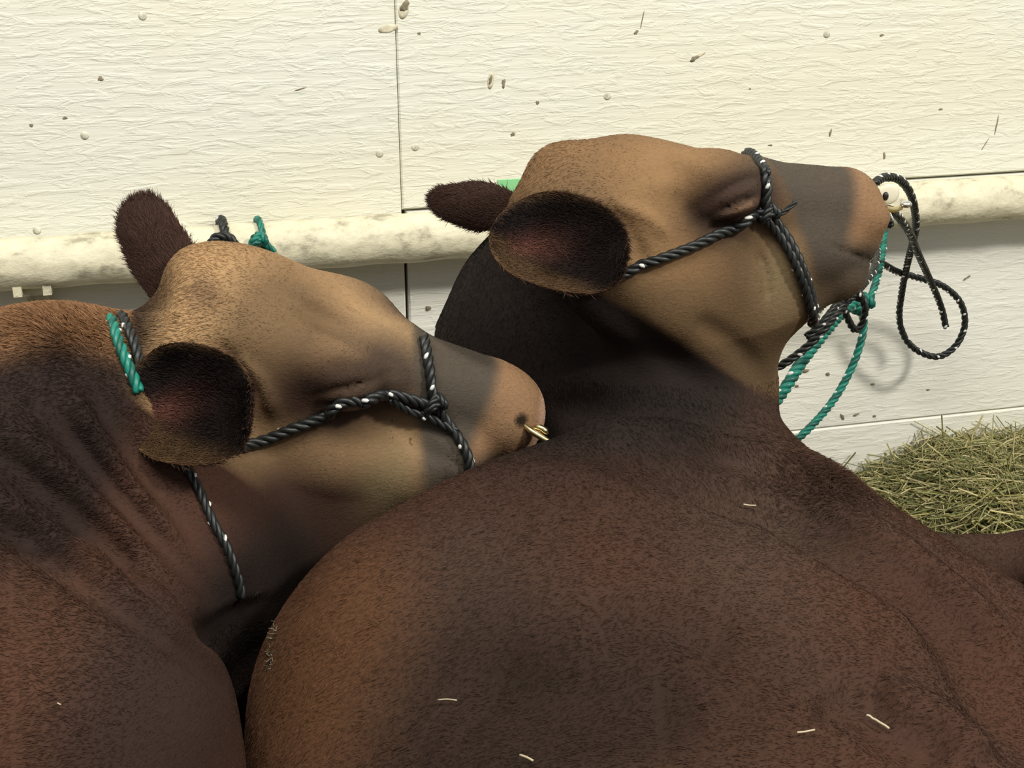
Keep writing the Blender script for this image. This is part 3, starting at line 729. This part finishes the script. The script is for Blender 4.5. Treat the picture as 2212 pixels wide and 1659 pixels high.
W = lambda x, y, yy: onwall(x, y, yy)
ll = empty('lead_rope', W(1970, 520, -.13)); tag(ll, 'black lead rope hanging in a big loop from the nose lead beside the rail', 'rope')
nz = HR.w(.490, -.085, .02)
rope_parts('rope_loop', ll, [nz, W(1884, 408, -.66), W(1892, 394, -.64), W(1912, 383, -.60), W(1942, 388, -.55), W(1965, 415, -.48), W(1976, 455, -.40), W(1978, 495, -.32), W(1970, 530, -.25), W(1960, 570, -.18), W(1948, 630, -.12), W(1943, 690, -.095), W(1958, 735, -.085),
    W(1990, 762, -.085), W(2030, 770, -.09), W(2066, 745, -.09), W(2084, 700, -.095), W(2075, 655, -.1), W(2040, 620, -.11), W(1990, 602, -.125), W(1940, 588, -.15), W(1905, 570, -.19), W(1870, 560, -.26), W(1845, 590, -.30)], .0068, phase=.4)
rope_parts('rope_tail', ll, [nz, W(1912, 455, -.64), W(1928, 456, -.60), W(1948, 478, -.50), W(1966, 505, -.38), W(1982, 545, -.27), W(2002, 590, -.18), W(2022, 635, -.13), W(2035, 670, -.11), W(2043, 707, -.105)], .0068, phase=1.7)
lk_ = empty('lead_rope', W(1780, 730, -.35)); tag(lk_, 'black lead rope running from under the chin down behind the neck of the right cow', 'rope')
ch = next(q for q in (cast(fR, 1755-6*i, 695-4*i, off=.006) for i in range(12)) if q is not None)
rope_parts('rope_strand', lk_, [P(1400, 1120, 2.62), P(1480, 960, 2.50), P(1570, 850, 2.34), P(1650, 805, 2.22), P(1690, 788, 2.2), P(1740, 752, 2.2), P(1790, 700, 2.2), P(1830, 650, 2.24), P(1862, 618, 2.3), P(1890, 575, 2.45), W(1893, 520, -.12), W(1893, 470, -.105)], .0068)
rope_parts('rope_strand', lk_, [ch, P(1768, 668, 2.12), P(1795, 640, 2.14), P(1830, 612, 2.2), P(1862, 600, 2.28)], .0072, phase=2)
rope_parts('rope_strand', lk_, [P(1742, 728, 2.14), P(1770, 705, 2.14), P(1800, 668, 2.16), P(1822, 640, 2.2), P(1850, 632, 2.25), P(1868, 660, 2.26), P(1862, 700, 2.28), P(1846, 712, 2.28), P(1832, 690, 2.26), P(1820, 660, 2.24)], .0062, phase=3)
knot('lead_knot', lk_, P(1836, 640, 2.24), .020, .0062, (M_ropeblack,)*3, M_ropewhite, 9)
t2 = empty('tether_rope', W(1865, 650, -.3)); tag(t2, 'teal tether rope knotted beside the chin, hanging down behind the cow\'s neck', 'rope')
TT = (M_teal, M_teal, M_tealdk)
rope_parts('rope_strand', t2, [W(1912, 470, -.06), W(1908, 530, -.14), W(1900, 580, -.22), W(1885, 632, -.28), W(1868, 668, -.3), W(1850, 655, -.31), W(1842, 635, -.32)], .0072, TT)
rope_parts('rope_strand', t2, [W(1838, 640, -.31), W(1852, 668, -.3), W(1866, 695, -.3), W(1858, 745, -.31), W(1835, 805, -.33), W(1798, 868, -.36), W(1745, 928, -.4), W(1690, 975, -.42), W(1610, 1040, -.42), W(1540, 1160, -.36), W(1500, 1330, -.30)], .0072, TT, phase=1)
rope_parts('rope_strand', t2, [W(1845, 650, -.34), W(1805, 690, -.38), W(1768, 735, -.42), W(1730, 785, -.45), W(1692, 845, -.48), W(1645, 905, -.50), W(1580, 990, -.46), W(1520, 1120, -.40), W(1480, 1300, -.32)], .0105, TT, phase=2)
knot('tether_knot', t2, W(1862, 655, -.31), .020, .0068, TT, None, 12)
# knots on the rail behind the left head
def railk(name, label, x, mats, tracer, R, rad, up=.0):
    c = onwall(x, 525, -.055); k = empty(name, c); tag(k, label, 'rope', 'rope knots on the rail')
    an = np.linspace(0, 2*math.pi, 24); path = [np.array([c[0]+.004*math.sin(a), -.055-(RR+rad)*math.sin(a), zc-(RR+rad)*math.cos(a)]) for a in an]
    rope_parts('rope_turn', k, path, rad, mats, tracer); return k
k1 = railk('rail_knot', 'black rope turn on the rail just above the left cow\'s forehead', 483, (M_ropeblack,)*3, M_ropewhite, .03, .0085)
rope_parts('rope_bight', k1, [W(452, 560, -.12), W(455, 528, -.13), W(470, 512, -.13), W(492, 512, -.13), W(508, 530, -.13), W(515, 560, -.12)], .0085)
k2 = railk('rail_knot', 'teal rope knot on the rail above the left cow\'s forehead', 562, TT, None, .03, .006)
knot('knot_end', k2, W(558, 520, -.115), .016, .0065, TT, None, 15)
rope_parts('rope_tail', k2, [W(562, 520, -.12), W(578, 530, -.12), W(592, 545, -.12)], .006, TT, None)

# nose leads
def noselead(label, H, pts, plate):
    r = empty('nose_lead', pts[0][0]); tag(r, label, 'nose lead')
    for i, q in enumerate(pts):
        pa = catmull(q, .001); n = len(pa); rr = .0042*np.interp(np.linspace(0, 1, n), [0, .3, .8, 1], [.7, 1, 1, .5]); V, Q, _, _ = tube(pa, rr, 8); mesh('prong', V, Q, M_brass, r)
    for c, ra, m in plate:
        n = 12; V = [(c[0]+ra[0]*math.sin(t)*math.cos(f), c[1]+ra[1]*math.sin(t)*math.sin(f), c[2]+ra[2]*math.cos(t)) for t in np.linspace(.02, math.pi-.02, n) for f in np.linspace(0, 2*math.pi, n, endpoint=False)]
        Q = [(i*n+j, i*n+(j+1) % n, (i+1)*n+(j+1) % n, (i+1)*n+j) for i in range(n-1) for j in range(n)]
        mesh(m[0], V, Q, m[1], r)
tR = HR.w(.500, -.09, .03)
dR = float((tR-CAM)@Fw)
noselead('brass nose lead with a nickel ball in the nostril of the right cow', HR, [[P(1872, 437, dR-.02), P(1895, 444, dR-.02), P(1925, 453, dR-.01), P(1948, 450, dR)], [P(1878, 450, dR-.03), P(1900, 458, dR-.03), P(1918, 468, dR-.02)]],
    [(P(1957, 441, dR), (.008, .008, .005), ('ball', M_steel)), (P(1918, 420, dR), (.017, .003, .014), ('hinge_plate', flat('cream_enamel', (.74, .70, .56), .35))), (P(1913, 424, dR-.012), (.004, .004, .006), ('pivot', M_black))])
tL = next(q for q in (cast(fL, 1150-5*i, 925-3*i) for i in range(30)) if q is not None); dL = float((tL-CAM)@Fw)
noselead('brass nose lead in the nostril of the left cow, lying on the other cow\'s neck', HL, [[P(1128, 915, dL-.004), P(1150, 932, dL-.012), P(1175, 948, dL-.015), P(1196, 962, dL-.015)], [P(1150, 925, dL-.006), P(1168, 924, dL-.012), P(1184, 938, dL-.012)]],
    [(P(1176, 930, dL-.010), (.005, .005, .005), ('ball', M_brass))])
# ear tag glimpsed between the right cow's ears
c = P(1108, 402, 1.97)
V, Fc = [], []; box(V, Fc, (c[0]-.022, c[1]-.002, c[2]-.02), (c[0]+.022, c[1]+.002, c[2]+.010)); et = mesh('ear_tag', V, Fc, M_green, cowR, False); et['label'] = 'pale green plastic ear tag'

# ================================================================== HAY AND STRAW
def stems(name, pts_fn, n, parent, seed, cols, rad=(.0007, .0016), ln=(.05, .16), curl=.35):
    r = np.random.default_rng(seed); V, Q, Cc = [], [], []
    for i in range(n):
        c, up = pts_fn(r); L = r.uniform(*ln); d = r.normal(size=3); d[2] *= .38; d /= np.linalg.norm(d); b = r.normal(size=3)*curl
        ts = np.linspace(-.5, .5, 6); path = np.array([c+d*L*t+b*L*(t*t-.1)*1.2 for t in ts]); path[:, 2] = np.maximum(c[2]+(path[:, 2]-c[2])*.6, .004); path[:, 1] = np.minimum(path[:, 1], -.004)
        ra = r.uniform(*rad); v, q, _, _ = tube(path, ra, 3, False); o = len(V)*18; V.append(v); Q += [[a+o for a in f] for f in q]
        cc = cols[r.integers(len(cols))]*r.uniform(.8, 1.5); Cc.append(np.tile(cc, (18, 1)))
    o = mesh(name, np.concatenate(V), Q, M_hay, parent, True, np.concatenate(Cc)); o['kind'] = 'stuff'; return o
hx = [.42, .55, .62, .70, .80, .88, .95, 1.05, 1.6]; hz = [.02, .06, .115, .14, .155, .195, .215, .205, .21]
def hayz(x, y):
    return np.interp(x, hx, hz)*np.exp(-np.clip((-y-.22)/.26, 0, 9)**2)
HC = [np.array(c) for c in ((.30, .27, .10), (.20, .21, .08), (.42, .37, .18), (.12, .13, .05), (.50, .44, .24), (.26, .25, .11))]
hay = empty('hay_pile', (.95, -.25, 0)); tag(hay, 'heap of loose green-gold hay against the wall at the right', 'hay')
gx, gy = np.linspace(.42, 1.6, 60), np.linspace(-.8, -.003, 44); rg = np.random.default_rng(3)
V = [(x, y, max(.0, float(hayz(x, y))-.022+rg.normal()*.006)) for y in gy for x in gx]
Q = [(j*60+i, j*60+i+1, (j+1)*60+i+1, (j+1)*60+i) for j in range(43) for i in range(59)]
mesh('hay_core', V, Q, flat('hay_shade', (.075, .075, .03), .9, .1, noise=60), hay)['kind'] = 'stuff'
def hp(r):
    x = r.uniform(.50, 1.5); y = -abs(r.normal())*.24-.01; y = max(y, -.75); return np.array([x, y, hayz(x, y)+r.uniform(-.025, .014)]), 0
stems('loose_stems', hp, 7500, hay, 8, HC, (.0008, .0022), (.06, .24), .5)
def hp2(r):
    x = r.uniform(.60, 1.25); y = -abs(r.normal())*.12-.01; return np.array([x, y, hayz(x, y)+r.uniform(.0, .045)]), 0
stems('stray_stems', hp2, 500, hay, 9, HC[2:], (.0005, .0010), (.05, .13), .7)
def fp(r): return np.array([r.uniform(-1.6, 1.6), r.uniform(-2.2, -.02), r.uniform(.004, .02)]), 0
bed = stems('bedding_straw', fp, 2600, fl, 10, [np.array((.34, .27, .13)), np.array((.22, .17, .08))], (.001, .002), (.06, .2))
# single bits of straw caught in the coats
M_straw = flat('pale_straw', (.52, .44, .30), .5)
bits = [(fR, [(1598, 1096), (1612, 1098), (1626, 1098)], .0014, 'pale straw fleck near the crest of the right cow\'s back'), (fR, [(1868, 1556), (1885, 1562), (1902, 1572), (1920, 1584)], .0018, 'longest pale straw piece on the right cow\'s flank, lower right'),
        (fR, [(1718, 1596), (1736, 1594), (1755, 1590)], .0013, 'thin straw piece on the right cow\'s flank left of the longest one'), (fR, [(950, 1521), (970, 1520), (990, 1523)], .0010, 'hair-thin straw piece low on the right cow\'s rounded side'),
        (fR, [(1128, 1645), (1142, 1650), (1156, 1657)], .0016, 'short straw piece at the bottom edge on the right cow'), (fL, [(120, 1524), (128, 1528)], .0010, 'tiny straw fleck on the left cow\'s shoulder')]
for fb, q, ra, lab in bits:
    pa = lay(fb, q, .0075, 8)
    if len(pa) > 1: V, Q, _, _ = tube(catmull(pa, .002), ra*.75, 5); o = mesh('straw_piece', V, Q, M_straw, None); tag(o, lab, 'straw', 'straw pieces caught in the coats')
cl = empty('straw_clump', P(582, 1400, 1.63)); tag(cl, 'small tuft of chaff on the right cow\'s edge in the dark gap', 'straw')
def cp(r):
    t = r.random(); c = cast(fR, 590-14*t+abs(r.normal())*5, 1345+100*t)
    return (c if c is not None else P(584-12*t+abs(r.normal())*5, 1345+100*t, 1.60)), 0
stems('chaff', cp, 46, cl, 14, [np.array((.10, .085, .05)), np.array((.22, .19, .12)), np.array((.06, .05, .03))], (.0005, .0009), (.006, .016))

print('animals done')
